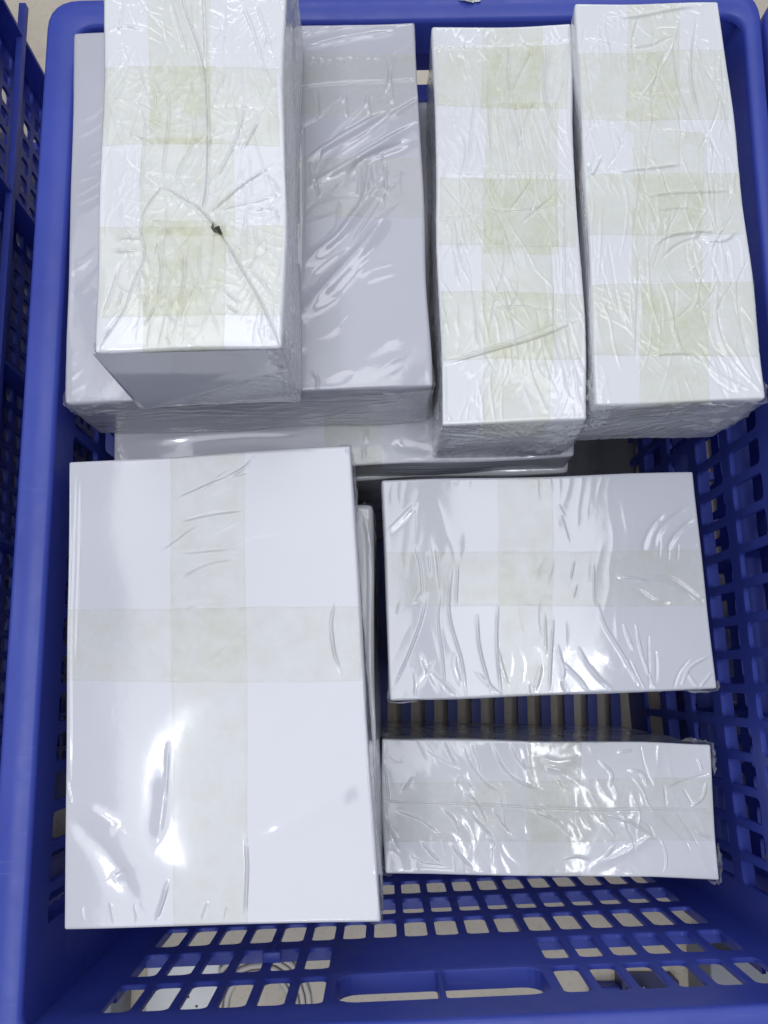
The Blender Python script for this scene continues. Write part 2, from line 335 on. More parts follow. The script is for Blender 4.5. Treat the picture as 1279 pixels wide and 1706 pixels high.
# ---------------------------------------------------------------- wrapped packs
PACKS = {
 'A': dict(top=0.498, bot=0.4055, quad=[(-0.1494, 0.3942), (-0.0518, 0.3942), (-0.0498, 0.1611), (-0.1418, 0.1604)],
  creases=[('g', [(0.418, 0.111), (0.447, 0.188), (0.505, 0.263), (0.567, 0.352), (0.587, 0.469), (0.581, 0.613), (0.555, 0.676)], -1.7, 0.4),
   ('s', [(0.418, 0.111), (0.447, 0.188), (0.505, 0.263), (0.567, 0.352), (0.587, 0.469), (0.581, 0.613), (0.555, 0.676)], 0.9, 5),
   ('g', [(0.544, 0.142), (0.564, 0.263), (0.57, 0.359)], -1.6, 0.45),
   ('g', [(0.346, 0.626), (0.454, 0.654), (0.555, 0.683), (0.673, 0.753), (0.766, 0.819), (0.864, 0.886), (0.997, 0.994)], -1.6, 0.4),
   ('s', [(0.346, 0.626), (0.454, 0.654), (0.555, 0.683), (0.673, 0.753), (0.766, 0.819), (0.864, 0.886), (0.997, 0.994)], 0.9, 5),
   ('g', [(0.346, 0.626), (0.27, 0.668), (0.227, 0.721), (0.248, 0.786), (0.193, 0.847), (0.141, 0.915), (0.01, 0.997)], -1.4, 0.4),
   ('s', [(0.01, 0.997), (0.141, 0.915), (0.193, 0.847), (0.248, 0.786), (0.227, 0.721), (0.27, 0.668), (0.346, 0.626)], 0.8, 5),
   ('r', [(0.576, 0.629), (0.661, 0.577), (0.74, 0.506), (0.794, 0.426)], 0.7, 1.5),
   ('r', [(0.552, 0.697), (0.648, 0.662), (0.761, 0.62), (0.927, 0.573)], 1.2, 1.5),
   ('r', [(0.6, 0.686), (0.713, 0.669), (0.858, 0.655), (0.962, 0.639)], 0.8, 1.6),
   ('r', [(0.764, 0.542), (0.822, 0.499), (0.86, 0.467)], 0.9, 1.5),
   ('r', [(0.882, 0.592), (0.938, 0.613), (0.962, 0.644)], 0.8, 1.4),
   ('r', [(0.755, 0.662), (0.827, 0.677), (0.93, 0.677), (0.958, 0.725)], 0.8, 1.4),
   ('r', [(0.346, 0.389), (0.368, 0.447), (0.358, 0.527), (0.339, 0.619)], -0.7, 1.2),
   ('r', [(0.511, 0.448), (0.504, 0.52), (0.434, 0.584), (0.404, 0.627)], -0.7, 1.4),
   ('r', [(0.202, 0.437), (0.236, 0.491), (0.238, 0.548)], -0.6, 1.2),
   ('r', [(0.27, 0.367), (0.315, 0.418)], -0.6, 1),
   ('r', [(0.185, 0.352), (0.253, 0.425)], -0.6, 1),
   ('r', [(0.371, 0.173), (0.416, 0.24), (0.464, 0.308)], -0.9, 1.5),
   ('r', [(0.47, 0.173), (0.495, 0.248)], -0.7, 1.2),
   ('r', [(0.024, 0.251), (0.128, 0.239), (0.227, 0.251)], 0.8, 2),
   ('r', [(0.748, 0.173), (0.814, 0.233), (0.899, 0.338), (0.956, 0.397)], -1.0, 1.8),
   ('r', [(0.83, 0.173), (0.897, 0.248), (0.941, 0.308)], -0.9, 1.6),
   ('r', [(0.592, 0.44), (0.755, 0.438), (0.886, 0.443)], -0.6, 1.4),
   ('r', [(0.232, 0.534), (0.231, 0.598), (0.221, 0.654)], -0.7, 1),
   ('r', [(0.318, 0.752), (0.34, 0.821), (0.324, 0.895)], -0.8, 1.2),
   ('r', [(0.448, 0.766), (0.463, 0.821), (0.44, 0.909)], -0.8, 1.3),
   ('r', [(0.538, 0.752), (0.54, 0.821)], -0.5, 1.2),
   ('r', [(0.677, 0.869), (0.769, 0.9)], 0.8, 1.2),
   ('r', [(0.697, 0.903), (0.763, 0.923)], 0.8, 1.2),
   ('r', [(0.312, 0.905), (0.265, 0.942)], 0.9, 1.2),
   ('r', [(0.799, 0.815), (0.88, 0.849), (0.945, 0.89)], 0.8, 1.3),
   ('r', [(0.779, 0.683), (0.788, 0.794)], -0.5, 1.0),
   ('r', [(0.102, 0.751), (0.166, 0.745), (0.233, 0.749)], 1.1, 2.2),
   ('r', [(0.087, 0.776), (0.216, 0.776)], 1.0, 2),
   ('r', [(0.12, 0.807), (0.075, 0.874), (0.029, 0.928)], -0.8, 1.3),
   ('r', [(0.139, 0.868), (0.118, 0.902)], 0.9, 1.2),
   ('r', [(0.078, 0.948), (0.047, 0.968)], 0.8, 1.2),
   ('r', [(0.397, 0.855), (0.542, 0.862), (0.686, 0.852)], -0.5, 1)],
  tapes=[((0.232, 0.018), (0.581, 0.018), (0.606, 0.531), (0.262, 0.531)), ((0.223, 0.515), (0.723, 0.516), (0.721, 0.742), (0.223, 0.74)), ((0.234, 0.705), (0.674, 0.705), (0.692, 1.002), (0.255, 1.001)), ((-0.011, 0.346), (0.968, 0.341), (0.972, 0.528), (-0.002, 0.529)), ((0.0, 0.723), (0.98, 0.715), (0.985, 0.93), (0.01, 0.923))]),
 'B': dict(top=0.405, bot=0.332, quad=[(-0.1962, 0.4025), (0.0192, 0.4114), (0.0285, 0.1709), (-0.1879, 0.161)],
  creases=[('r', [(0.655, 0.385), (0.76, 0.328), (0.91, 0.254)], 1.44, 4),
   ('r', [(0.662, 0.455), (0.81, 0.381), (0.986, 0.291)], 1.28, 4),
   ('r', [(0.773, 0.442), (0.835, 0.382), (0.984, 0.334)], -0.96, 4),
   ('r', [(0.909, 0.271), (1.007, 0.216)], 0.8, 3),
   ('r', [(0.752, 0.581), (0.823, 0.494), (0.847, 0.395)], 0.96, 3),
   ('r', [(0.648, 0.665), (0.769, 0.573), (0.893, 0.43)], 1.04, 5),
   ('r', [(0.645, 0.792), (0.783, 0.655), (0.906, 0.53)], 1.2, 8),
   ('r', [(0.672, 0.714), (0.818, 0.607)], -0.4, 7),
   ('r', [(0.668, 0.22), (0.656, 0.682)], -0.48, 1.5),
   ('g', [(0.635, 0.181), (0.765, 0.172), (0.992, 0.167)], -0.48, 0.5),
   ('r', [(0.664, 0.03), (0.77, 0.007), (0.841, 0.001)], 0.48, 2.5),
   ('r', [(0.681, 0.065), (0.84, 0.036), (0.946, 0.026)], 0.48, 3),
   ('r', [(0.917, 0.091), (0.922, 0.152), (0.927, 0.247)], -0.56, 2.2),
   ('r', [(0.943, 0.084), (0.903, 0.212)], -0.48, 2),
   ('r', [(0.712, 0.187), (0.713, 0.273)], -0.48, 2),
   ('r', [(0.79, 0.19), (0.796, 0.276)], -0.48, 2.4),
   ('r', [(0.851, 0.193), (0.862, 0.27)], -0.56, 2.4),
   ('r', [(0.826, 0.395), (0.814, 0.493)], -0.56, 2.2),
   ('r', [(0.895, 0.389), (0.891, 0.496)], -0.56, 2.2),
   ('r', [(0.689, 0.406), (0.704, 0.489)], -0.4, 2),
   ('r', [(0.675, 0.948), (0.69, 0.972), (0.686, 1.002)], 0.72, 1.6),
   ('r', [(0.662, 0.12), (0.672, 0.095)], 0.28, 1.0),
   ('r', [(0.692, 0.119), (0.703, 0.097), (0.711, 0.113)], 0.32, 1.0),
   ('r', [(0.722, 0.119), (0.724, 0.1), (0.737, 0.111)], 0.36, 1.0),
   ('r', [(0.742, 0.118), (0.755, 0.103)], 0.28, 1.0),
   ('r', [(0.772, 0.124), (0.776, 0.105), (0.79, 0.106)], 0.32, 1.0),
   ('r', [(0.793, 0.123), (0.808, 0.1), (0.816, 0.119)], 0.36, 1.0),
   ('r', [(0.823, 0.123), (0.829, 0.102)], 0.28, 1.0),
   ('r', [(0.852, 0.122), (0.86, 0.105), (0.868, 0.114)], 0.32, 1.0),
   ('r', [(0.873, 0.128), (0.881, 0.107), (0.895, 0.111)], 0.36, 1.0)],
  tapes=[((0.628, 0.085), (1.002, 0.097), (0.997, 0.199), (0.626, 0.183)), ((0.626, 0.183), (0.99, 0.199), (0.986, 0.281), (0.624, 0.258)), ((0.628, 0.374), (1.008, 0.388), (1.0, 0.553), (0.625, 0.535))]),
 'C': dict(top=0.417, bot=0.332, quad=[(0.0299, 0.3991), (0.115, 0.4015), (0.1175, 0.1474), (0.0328, 0.145)],
  creases=[('r', [(0.392, 0.11), (0.393, 0.237), (0.413, 0.362)], -0.6, 1.4),
   ('r', [(0.537, 0.223), (0.603, 0.295), (0.66, 0.353)], -0.9, 1.6),
   ('r', [(0.563, 0.048), (0.531, 0.144), (0.595, 0.239), (0.684, 0.334)], -0.8, 1.5),
   ('r', [(0.736, 0.057), (0.605, 0.145), (0.547, 0.2)], -0.7, 1.5),
   ('r', [(0.804, 0.034), (0.788, 0.178), (0.85, 0.265), (0.951, 0.352)], 0.9, 1.6),
   ('r', [(0.846, 0.05), (0.817, 0.179), (0.903, 0.282)], -0.8, 1.4),
   ('r', [(0.584, 0.349), (0.696, 0.225), (0.822, 0.242)], -0.5, 1.5),
   ('r', [(0.01, 0.859), (0.485, 0.82), (0.736, 0.791), (0.968, 0.754)], 1.2, 1.5),
   ('r', [(0.031, 0.849), (0.487, 0.811), (0.927, 0.749)], -0.6, 1.2),
   ('r', [(0.801, 0.668), (0.786, 0.792), (0.849, 0.879), (0.901, 0.943)], -0.9, 1.2),
   ('r', [(0.934, 0.413), (0.906, 0.565), (0.88, 0.8), (0.975, 0.915)], -0.9, 1.2),
   ('r', [(0.928, 0.843), (0.99, 0.894)], 0.9, 1.3),
   ('r', [(0.01, 0.405), (0.189, 0.391), (0.953, 0.398)], 0.5, 1.6),
   ('r', [(0.309, 0.476), (0.562, 0.486), (0.923, 0.467)], -0.8, 1.6),
   ('r', [(0.601, 0.517), (0.753, 0.473), (0.862, 0.443)], -0.7, 1.5),
   ('r', [(0.519, 0.486), (0.652, 0.426), (0.698, 0.396)], -0.6, 1.4),
   ('r', [(0.292, 0.174), (0.232, 0.376)], -0.5, 1.6),
   ('r', [(0.093, 0.235), (0.216, 0.314), (0.189, 0.391)], -0.5, 1.6),
   ('r', [(0.034, 0.499), (0.307, 0.496)], -0.6, 1.2),
   ('g', [(0.005, 0.062), (0.562, 0.054), (0.989, 0.048)], -0.5, 0.5),
   ('r', [(0.287, 0.736), (0.578, 0.727), (0.866, 0.742)], -0.6, 1.3)],
  tapes=[((0.363, 0.003), (0.794, 0.008), (0.751, 0.228), (0.325, 0.224)), ((0.369, 0.209), (0.903, 0.214), (0.846, 0.6), (0.327, 0.595)), ((0.315, 0.574), (0.805, 0.579), (0.751, 1.004), (0.276, 1.0)), ((0.023, 0.056), (0.979, 0.058), (0.957, 0.232), (0.013, 0.214)), ((0.026, 0.4), (0.994, 0.407), (0.971, 0.583), (0.016, 0.568)), ((0.017, 0.684), (0.988, 0.699), (0.966, 0.856), (0.006, 0.851))]),
 'D': dict(top=0.43, bot=0.345, quad=[(0.1156, 0.4047), (0.2042, 0.4072), (0.2145, 0.1564), (0.1194, 0.1532)],
  creases=[('r', [(0.769, 0.095), (0.726, 0.237), (0.803, 0.354), (0.841, 0.427)], 1.0, 1.6),
   ('r', [(0.83, 0.047), (0.762, 0.174), (0.777, 0.3), (0.881, 0.424)], -0.9, 1.4),
   ('r', [(0.648, 0.093), (0.65, 0.22), (0.728, 0.338)], -0.8, 1.5),
   ('r', [(0.837, 0.175), (0.928, 0.255), (0.957, 0.356)], -0.8, 1.5),
   ('r', [(0.163, 0.442), (0.415, 0.436), (0.648, 0.428)], 1.1, 1.5),
   ('r', [(0.316, 0.509), (0.554, 0.499), (0.822, 0.5), (0.968, 0.498)], 0.9, 1.5),
   ('r', [(0.322, 0.516), (0.277, 0.598)], -0.8, 1.2),
   ('r', [(0.431, 0.543), (0.622, 0.539), (0.79, 0.551)], -0.9, 1.5),
   ('r', [(0.395, 0.628), (0.494, 0.605), (0.646, 0.596), (0.834, 0.597)], 1.2, 1.5),
   ('r', [(0.445, 0.659), (0.565, 0.623), (0.758, 0.603)], -0.9, 1.6),
   ('r', [(0.831, 0.469), (0.816, 0.597)], -0.8, 0.8),
   ('r', [(0.716, 0.617), (0.847, 0.619), (0.928, 0.598)], 1.0, 2),
   ('r', [(0.211, 0.041), (0.416, 0.035), (0.665, 0.021), (0.872, 0.012)], 1.0, 2),
   ('r', [(0.04, 0.087), (0.4, 0.117), (0.648, 0.093)], -0.8, 1.6),
   ('r', [(0.363, 0.098), (0.414, 0.043)], -0.6, 1.4),
   ('r', [(0.6, 0.125), (0.529, 0.172), (0.453, 0.25)], -0.5, 1.5),
   ('r', [(0.318, 0.232), (0.733, 0.237)], -0.5, 1.2),
   ('r', [(0.066, 0.316), (0.201, 0.325), (0.269, 0.387)], -0.7, 1.4),
   ('r', [(0.024, 0.415), (0.047, 0.445), (0.112, 0.4)], 0.9, 1.4),
   ('r', [(0.984, 0.665), (0.9, 0.737), (0.913, 0.852), (0.947, 0.924), (1.002, 0.994)], -1.1, 1.0),
   ('r', [(0.783, 0.721), (0.758, 0.822), (0.826, 0.908), (0.982, 0.987)], 0.7, 1.4),
   ('r', [(0.635, 0.877), (0.713, 0.928), (0.914, 0.979)], 0.8, 1.4),
   ('r', [(0.49, 0.826), (0.527, 0.876), (0.576, 0.898)], 0.9, 1.2),
   ('r', [(0.326, 0.888), (0.542, 0.887), (0.662, 0.913)], 0.9, 1.4),
   ('r', [(0.643, 0.763), (0.524, 0.805), (0.358, 0.817)], -0.6, 1.2),
   ('r', [(0.522, 0.733), (0.497, 0.847)], -0.5, 1),
   ('r', [(0.303, 0.657), (0.252, 0.901)], -0.6, 1.2),
   ('r', [(0.761, 0.662), (0.816, 0.736)], -0.7, 1.6),
   ('r', [(0.858, 0.649), (0.861, 0.708)], -0.7, 1.6)],
  tapes=[((0.356, -0.0), (0.716, 0.004), (0.613, 0.345), (0.269, 0.341)), ((0.324, 0.341), (0.792, 0.347), (0.686, 0.72), (0.242, 0.715)), ((0.31, 0.715), (0.738, 0.721), (0.662, 1.007), (0.252, 1.002)), ((-0.007, 0.13), (1.011, 0.131), (0.957, 0.317), (-0.031, 0.307)), ((0.02, 0.445), (1.019, 0.456), (0.975, 0.607), (-0.002, 0.6)), ((0.003, 0.72), (1.031, 0.722), (0.979, 0.903), (-0.02, 0.882))]),
 'E': dict(top=0.395, bot=0.313, quad=[(-0.1872, 0.1278), (-0.0201, 0.1381), (-0.0015, -0.1296), (-0.1748, -0.1336)],
  creases=[('r', [(0.024, 0.022), (0.015, 0.313), (0.017, 0.698)], 0.245, 1.2),
   ('r', [(0.045, 0.043), (0.037, 0.444)], -0.21, 1.2),
   ('r', [(0.373, 0.099), (0.49, 0.071), (0.607, 0.044), (0.66, 0.015)], 0.42, 1.6),
   ('r', [(0.394, 0.091), (0.522, 0.061), (0.66, 0.046)], -0.28, 1.5),
   ('r', [(0.376, 0.149), (0.498, 0.135), (0.634, 0.13)], -0.35, 2),
   ('r', [(0.38, 0.218), (0.598, 0.213)], -0.28, 2),
   ('r', [(0.358, 0.278), (0.483, 0.242), (0.618, 0.233)], -0.28, 3),
   ('r', [(0.367, 0.337), (0.592, 0.318)], -0.28, 2.5),
   ('r', [(0.921, 0.339), (0.897, 0.392), (0.901, 0.443), (0.923, 0.501)], 0.63, 1.2),
   ('r', [(0.899, 0.392), (0.903, 0.469)], 0.49, 1),
   ('r', [(0.322, 0.692), (0.321, 0.754), (0.303, 0.826)], 0.42, 5),
   ('r', [(0.339, 0.631), (0.329, 0.742)], 0.49, 2),
   ('r', [(0.584, 0.826), (0.585, 0.892), (0.574, 0.98)], 0.7, 1.3),
   ('r', [(0.332, 0.911), (0.316, 0.946), (0.296, 0.981)], 0.77, 1.8),
   ('r', [(0.151, 0.898), (0.179, 0.89), (0.203, 0.882)], -0.28, 4),
   ('r', [(0.15, 0.949), (0.16, 0.985)], 0.28, 0.9),
   ('r', [(0.458, 0.952), (0.436, 0.986)], 0.35, 0.9),
   ('r', [(0.518, 0.961), (0.508, 0.987)], 0.28, 0.8),
   ('r', [(0.005, 0.698), (0.021, 0.741)], 0.56, 1.4),
   ('r', [(0.015, 0.766), (0.142, 0.847), (0.236, 0.945)], -0.245, 9),
   ('r', [(0.064, 0.748), (0.18, 0.8)], 0.21, 8),
   ('r', [(0.993, 0.887), (0.996, 0.981)], 0.49, 1.6),
   ('r', [(0.981, 0.01), (0.997, 0.025)], 0.42, 1.5),
   ('r', [(0.623, 0.833), (0.801, 0.776), (0.962, 0.719)], 0.35, 12)],
  tapes=[((0.362, -0.011), (0.627, -0.001), (0.581, 1.003), (0.345, 1.0)), ((-0.011, 0.332), (1.007, 0.356), (0.99, 0.517), (-0.009, 0.489))]),
 'F': dict(top=0.35, bot=0.26, quad=[(-0.0017, 0.1264), (0.1978, 0.1323), (0.2049, -0.0047), (0.0039, -0.0119)],
  creases=[('r', [(0.129, 0.533), (0.103, 0.666), (0.061, 0.811), (0.01, 0.954)], 0.54, 1.6),
   ('r', [(0.173, 0.521), (0.159, 0.642), (0.168, 0.803), (0.17, 0.962)], 0.48, 1.4),
   ('r', [(0.209, 0.413), (0.194, 0.617), (0.226, 0.833), (0.235, 0.978)], 0.54, 1.6),
   ('r', [(0.281, 0.635), (0.284, 0.782), (0.312, 0.974)], 0.6, 1.7),
   ('r', [(0.346, 0.597), (0.337, 0.785), (0.342, 0.976)], 0.6, 1.5),
   ('r', [(0.516, 0.673), (0.504, 0.82), (0.489, 0.978)], 0.6, 1.3),
   ('r', [(0.491, 0.645), (0.489, 0.819)], 0.36, 1.2),
   ('r', [(0.656, 0.599), (0.678, 0.708), (0.717, 0.818), (0.763, 0.966)], 0.6, 2),
   ('r', [(0.589, 0.797), (0.62, 0.893), (0.662, 0.974)], 0.54, 2),
   ('r', [(0.621, 0.879), (0.645, 0.933), (0.688, 0.989)], 0.48, 1.6),
   ('r', [(0.539, 0.862), (0.581, 0.93), (0.605, 0.984)], 0.48, 2),
   ('r', [(0.771, 0.699), (0.781, 0.834), (0.808, 0.982)], 0.54, 1.4),
   ('r', [(0.746, 0.859), (0.765, 0.94), (0.78, 0.988)], 0.48, 1.2),
   ('r', [(0.734, 0.697), (0.755, 0.806)], 0.48, 1.6),
   ('r', [(0.805, 0.755), (0.793, 0.981)], -0.48, 1.2),
   ('r', [(0.84, 0.374), (0.876, 0.264), (0.979, 0.156)], -0.36, 3.5),
   ('r', [(0.877, 0.389), (0.921, 0.294), (0.993, 0.213)], -0.36, 3),
   ('r', [(0.801, 0.386), (0.837, 0.276), (0.9, 0.18)], -0.3, 3.5),
   ('r', [(0.814, 0.483), (0.897, 0.501), (0.984, 0.601)], -0.48, 3),
   ('r', [(0.782, 0.536), (0.834, 0.593), (0.89, 0.61)], -0.36, 3),
   ('r', [(0.872, 0.32), (0.862, 0.402)], -0.3, 1),
   ('r', [(0.899, 0.335), (0.89, 0.417)], -0.3, 1),
   ('r', [(0.928, 0.336), (0.918, 0.419)], -0.24, 1),
   ('r', [(0.891, 0.973), (0.925, 0.895), (0.993, 0.845)], 0.54, 1.4),
   ('r', [(0.862, 0.998), (0.886, 0.92), (0.927, 0.855)], -0.36, 1.4),
   ('r', [(0.946, 0.989), (0.987, 0.925)], 0.54, 1.4),
   ('r', [(0.946, 0.599), (1.005, 0.575)], 0.36, 1.4),
   ('r', [(0.092, 0.298), (0.111, 0.395), (0.115, 0.559)], -0.3, 2),
   ('r', [(0.162, 0.315), (0.172, 0.535)], -0.3, 1.6),
   ('r', [(0.136, 0.341), (0.143, 0.451)], -0.24, 1.6),
   ('r', [(0.228, 0.4), (0.217, 0.591)], 0.48, 1),
   ('r', [(0.107, 0.518), (0.087, 0.571)], 0.42, 1),
   ('r', [(0.041, 0.555), (0.03, 0.623)], 0.42, 1.1),
   ('r', [(0.592, 0.404), (0.578, 0.486)], 0.42, 1),
   ('r', [(0.653, 0.42), (0.647, 0.584), (0.657, 0.626)], 0.48, 1.1),
   ('r', [(0.595, 0.514), (0.583, 0.568)], 0.36, 1),
   ('r', [(0.729, 0.479), (0.775, 0.486), (0.821, 0.505)], 0.54, 1.6),
   ('r', [(0.002, 0.252), (0.042, 0.199), (0.102, 0.117)], 0.36, 3),
   ('r', [(0.559, 0.137), (0.575, 0.194)], 0.3, 1.2),
   ('r', [(0.568, 0.165), (0.588, 0.307)], -0.24, 1.2),
   ('r', [(0.94, 0.558), (0.979, 0.614)], 0.36, 1.2),
   ('r', [(0.983, 0.353), (0.999, 0.339)], 0.36, 1.2)],
  tapes=[((0.37, -0.002), (0.547, 0.006), (0.499, 1.01), (0.331, 1.001)), ((-0.005, 0.335), (1.01, 0.371), (0.991, 0.627), (-0.012, 0.581))]),
 'G': dict(top=0.26, bot=0.005, quad=[(-0.0023, -0.0385), (0.2291, -0.0434), (0.2295, -0.1341), (0.0002, -0.1294)],
  creases=[('g', [(-0.002, 0.476), (0.258, 0.486), (0.493, 0.495), (0.744, 0.5), (1.004, 0.49)], -0.558, 0.5),
   ('s', [(-0.002, 0.476), (0.258, 0.486), (0.493, 0.495), (0.744, 0.5), (1.004, 0.49)], 0.434, 4),
   ('r', [(0.187, 0.008), (0.206, 0.11), (0.229, 0.212)], 0.62, 1.5),
   ('r', [(0.243, 0.041), (0.271, 0.196), (0.315, 0.328), (0.359, 0.382)], 0.62, 1.5),
   ('r', [(0.334, 0.036), (0.371, 0.213), (0.42, 0.309), (0.477, 0.35)], 0.682, 1.6),
   ('r', [(0.388, 0.024), (0.412, 0.144), (0.447, 0.231)], 0.496, 1.4),
   ('r', [(0.098, 0.272), (0.061, 0.407)], 0.496, 1.4),
   ('r', [(0.234, 0.265), (0.224, 0.354)], 0.496, 1.2),
   ('r', [(0.041, 0.541), (0.113, 0.602), (0.165, 0.71)], 0.558, 1.5),
   ('r', [(0.177, 0.512), (0.212, 0.597), (0.228, 0.698)], 0.62, 1.4),
   ('r', [(0.249, 0.522), (0.292, 0.624), (0.33, 0.723)], 0.62, 1.4),
   ('r', [(0.334, 0.508), (0.361, 0.603), (0.385, 0.689)], 0.62, 1.4),
   ('r', [(0.456, 0.519), (0.509, 0.568), (0.561, 0.689)], 0.434, 1.4),
   ('r', [(0.654, 0.518), (0.76, 0.612), (0.829, 0.762)], 0.434, 1.6),
   ('r', [(0.708, 0.528), (0.794, 0.677)], 0.372, 1.6),
   ('r', [(0.11, 0.764), (0.136, 0.841), (0.166, 0.909)], 0.682, 1.6),
   ('r', [(0.197, 0.773), (0.226, 0.858), (0.26, 0.942)], 0.744, 1.8),
   ('r', [(0.309, 0.724), (0.335, 0.766), (0.325, 0.81)], 0.434, 1.3),
   ('r', [(0.472, 0.118), (0.535, 0.151), (0.599, 0.121)], 0.558, 5),
   ('r', [(0.489, 0.184), (0.561, 0.225)], 0.496, 3),
   ('r', [(0.661, 0.153), (0.696, 0.24), (0.69, 0.33)], 0.682, 1.6),
   ('r', [(0.751, 0.215), (0.787, 0.235), (0.803, 0.315)], 0.62, 2),
   ('r', [(0.717, 0.082), (0.763, 0.067)], 0.496, 2),
   ('r', [(0.865, 0.342), (0.921, 0.282), (0.985, 0.225)], -0.806, 1.8),
   ('r', [(0.856, 0.33), (0.857, 0.476)], -0.434, 1.6),
   ('r', [(0.911, 0.34), (0.935, 0.45)], -0.434, 1.6),
   ('r', [(0.935, 0.459), (0.966, 0.403), (0.98, 0.292)], 0.682, 1.6),
   ('r', [(0.961, 0.115), (0.972, 0.203)], 0.62, 1.4),
   ('r', [(0.888, 0.519), (0.921, 0.648), (0.945, 0.756)], -0.558, 1.4),
   ('r', [(0.834, 0.542), (0.901, 0.714), (0.917, 0.8)], -0.372, 1.6),
   ('r', [(0.939, 0.647), (0.983, 0.689)], 0.682, 1.8),
   ('r', [(0.629, 0.902), (0.72, 0.811), (0.813, 0.676)], 0.434, 4),
   ('r', [(0.539, 0.864), (0.576, 0.84), (0.611, 0.86)], 0.62, 1.5),
   ('r', [(0.656, 0.858), (0.685, 0.77)], 0.62, 1.5),
   ('r', [(0.009, 0.166), (0.024, 0.475)], 0.496, 1.5),
   ('r', [(0.014, 0.586), (0.02, 0.76)], 0.496, 1.5),
   ('r', [(0.664, 0.018), (0.592, 0.013), (0.555, 0.046)], 0.496, 2)],
  tapes=[((0.445, 0.007), (0.605, -0.002), (0.588, 0.999), (0.43, 1.007)), ((0.002, 0.338), (1.012, 0.253), (1.0, 0.714), (-0.003, 0.774))]),
 'H': dict(top=0.33, bot=0.297, quad=[(-0.193, 0.4044), (0.1355, 0.4044), (0.1254, 0.146), (-0.1781, 0.1347)],
  creases=[('r', [(0.548, 0.884), (0.535, 1.008)], 0.6, 1.2),
   ('r', [(0.02, 0.918), (0.274, 0.908), (0.431, 0.91)], 0.6, 3),
   ('r', [(0.601, 0.949), (0.692, 0.968)], -0.8, 6),
   ('r', [(0.007, 0.925), (0.02, 0.971)], 1.0, 1.6)],
  tapes=[((0.463, 0.053), (0.587, 0.053), (0.578, 1.016), (0.454, 1.01))]),
 'L': dict(top=0.296, bot=0.005, quad=[(-0.1838, 0.4266), (0.1407, 0.4266), (0.1282, 0.1442), (-0.1665, 0.1314)],
  creases=[],
  tapes=[]),
 'M': dict(top=0.312, bot=0.22, quad=[(-0.1834, 0.117), (-0.0083, 0.117), (-0.0021, -0.1286), (-0.1725, -0.1358)],
  creases=[('r', [(0.969, 0.03), (0.998, 0.146), (1.003, 0.261)], 1.2, 2),
   ('r', [(0.984, 0.013), (0.987, 0.26), (0.983, 0.577)], 0.9, 2)],
  tapes=[]),
 'J': dict(top=0.06, bot=0.005, quad=[(0.1379, 0.2343), (0.241, 0.2343), (0.2384, 0.1019), (0.1344, 0.1019)],
  creases=[],
  tapes=[]),
}


rngp = np.random.RandomState(7)
PERM = np.concatenate([rngp.permutation(512)]*2); GR = rngp.normal(size=(512, 2)); GR /= np.linalg.norm(GR, axis=1, keepdims=True)
def perlin(x, y, seed=0):
    x = x+seed*17.37; y = y+seed*9.71
    xi = np.floor(x).astype(int); yi = np.floor(y).astype(int); xf = x-xi; yf = y-yi
    u = xf*xf*xf*(xf*(xf*6-15)+10); v = yf*yf*yf*(yf*(yf*6-15)+10)
    def gr(a, b):
        h = PERM[(PERM[(a) % 512]+b) % 512]; g = GR[h]; return g[..., 0]*(x-a)+g[..., 1]*(y-b)
    n00 = gr(xi, yi); n10 = gr(xi+1, yi); n01 = gr(xi, yi+1); n11 = gr(xi+1, yi+1)
    return 1.5*((n00*(1-u)+n10*u)*(1-v)+(n01*(1-u)+n11*u)*v)
def sm(x): x = np.clip(x, 0, 1); return x*x*(3-2*x)
def smooth_line(pts, k=5):
    p = np.array(pts, float)
    if len(p) < 3: return p
    e = np.vstack([2*p[0]-p[1], p, 2*p[-1]-p[-2]]); o = []
    for i in range(1, len(e)-2):
        for j in range(k):
            t = j/k; a, b, c, d = e[i-1], e[i], e[i+1], e[i+2]
            o.append(.5*((2*b)+(c-a)*t+(2*a-5*b+4*c-d)*t*t+(3*b-a-3*c+d)*t**3))
    o.append(p[-1]); return np.array(o)
def crease(U, V, D, kind, pts, amp, wid):
    p = smooth_line(pts) if kind != 'x' else np.array(pts)
    m = wid*6
    sel = np.nonzero((U > p[:, 0].min()-m) & (U < p[:, 0].max()+m) & (V > p[:, 1].min()-m) & (V < p[:, 1].max()+m))[0]
    if len(sel) == 0: return
    u = U[sel]; v = V[sel]
    best = np.full(len(sel), 1e9); sg = np.zeros(len(sel)); tt = np.zeros(len(sel))
    seg = np.diff(p, axis=0); ln = np.linalg.norm(seg, axis=1)+1e-9; cum = np.concatenate([[0], np.cumsum(ln)])
    for i in range(len(seg)):
        rx = u-p[i, 0]; ry = v-p[i, 1]; t = np.clip((rx*seg[i, 0]+ry*seg[i, 1])/ln[i]**2, 0, 1)
        dx = rx-t*seg[i, 0]; dy = ry-t*seg[i, 1]; d = np.hypot(dx, dy)
        b = d < best; best = np.where(b, d, best)
        sg = np.where(b, np.sign(seg[i, 0]*ry-seg[i, 1]*rx), sg); tt = np.where(b, (cum[i]+t*ln[i])/cum[-1], tt)
    tap = sm(tt/.25)*sm((1-tt)/.25)*.85+.15 if kind == 'r' else sm(tt/.06+.3)*sm((1-tt)/.06+.3)
    sd = best*sg
    if kind == 'r': f = np.where(sd > 0, np.exp(-(sd/wid)**2), np.exp(-np.abs(sd/(wid*.42))**1.5))
    elif kind == 'g': f = np.exp(-(sd/wid)**2)
    else: f = np.where(sd > 0, np.exp(-sd/wid)*sm(sd/.0008), 0)
    D[sel] += 1.35*amp*tap*f
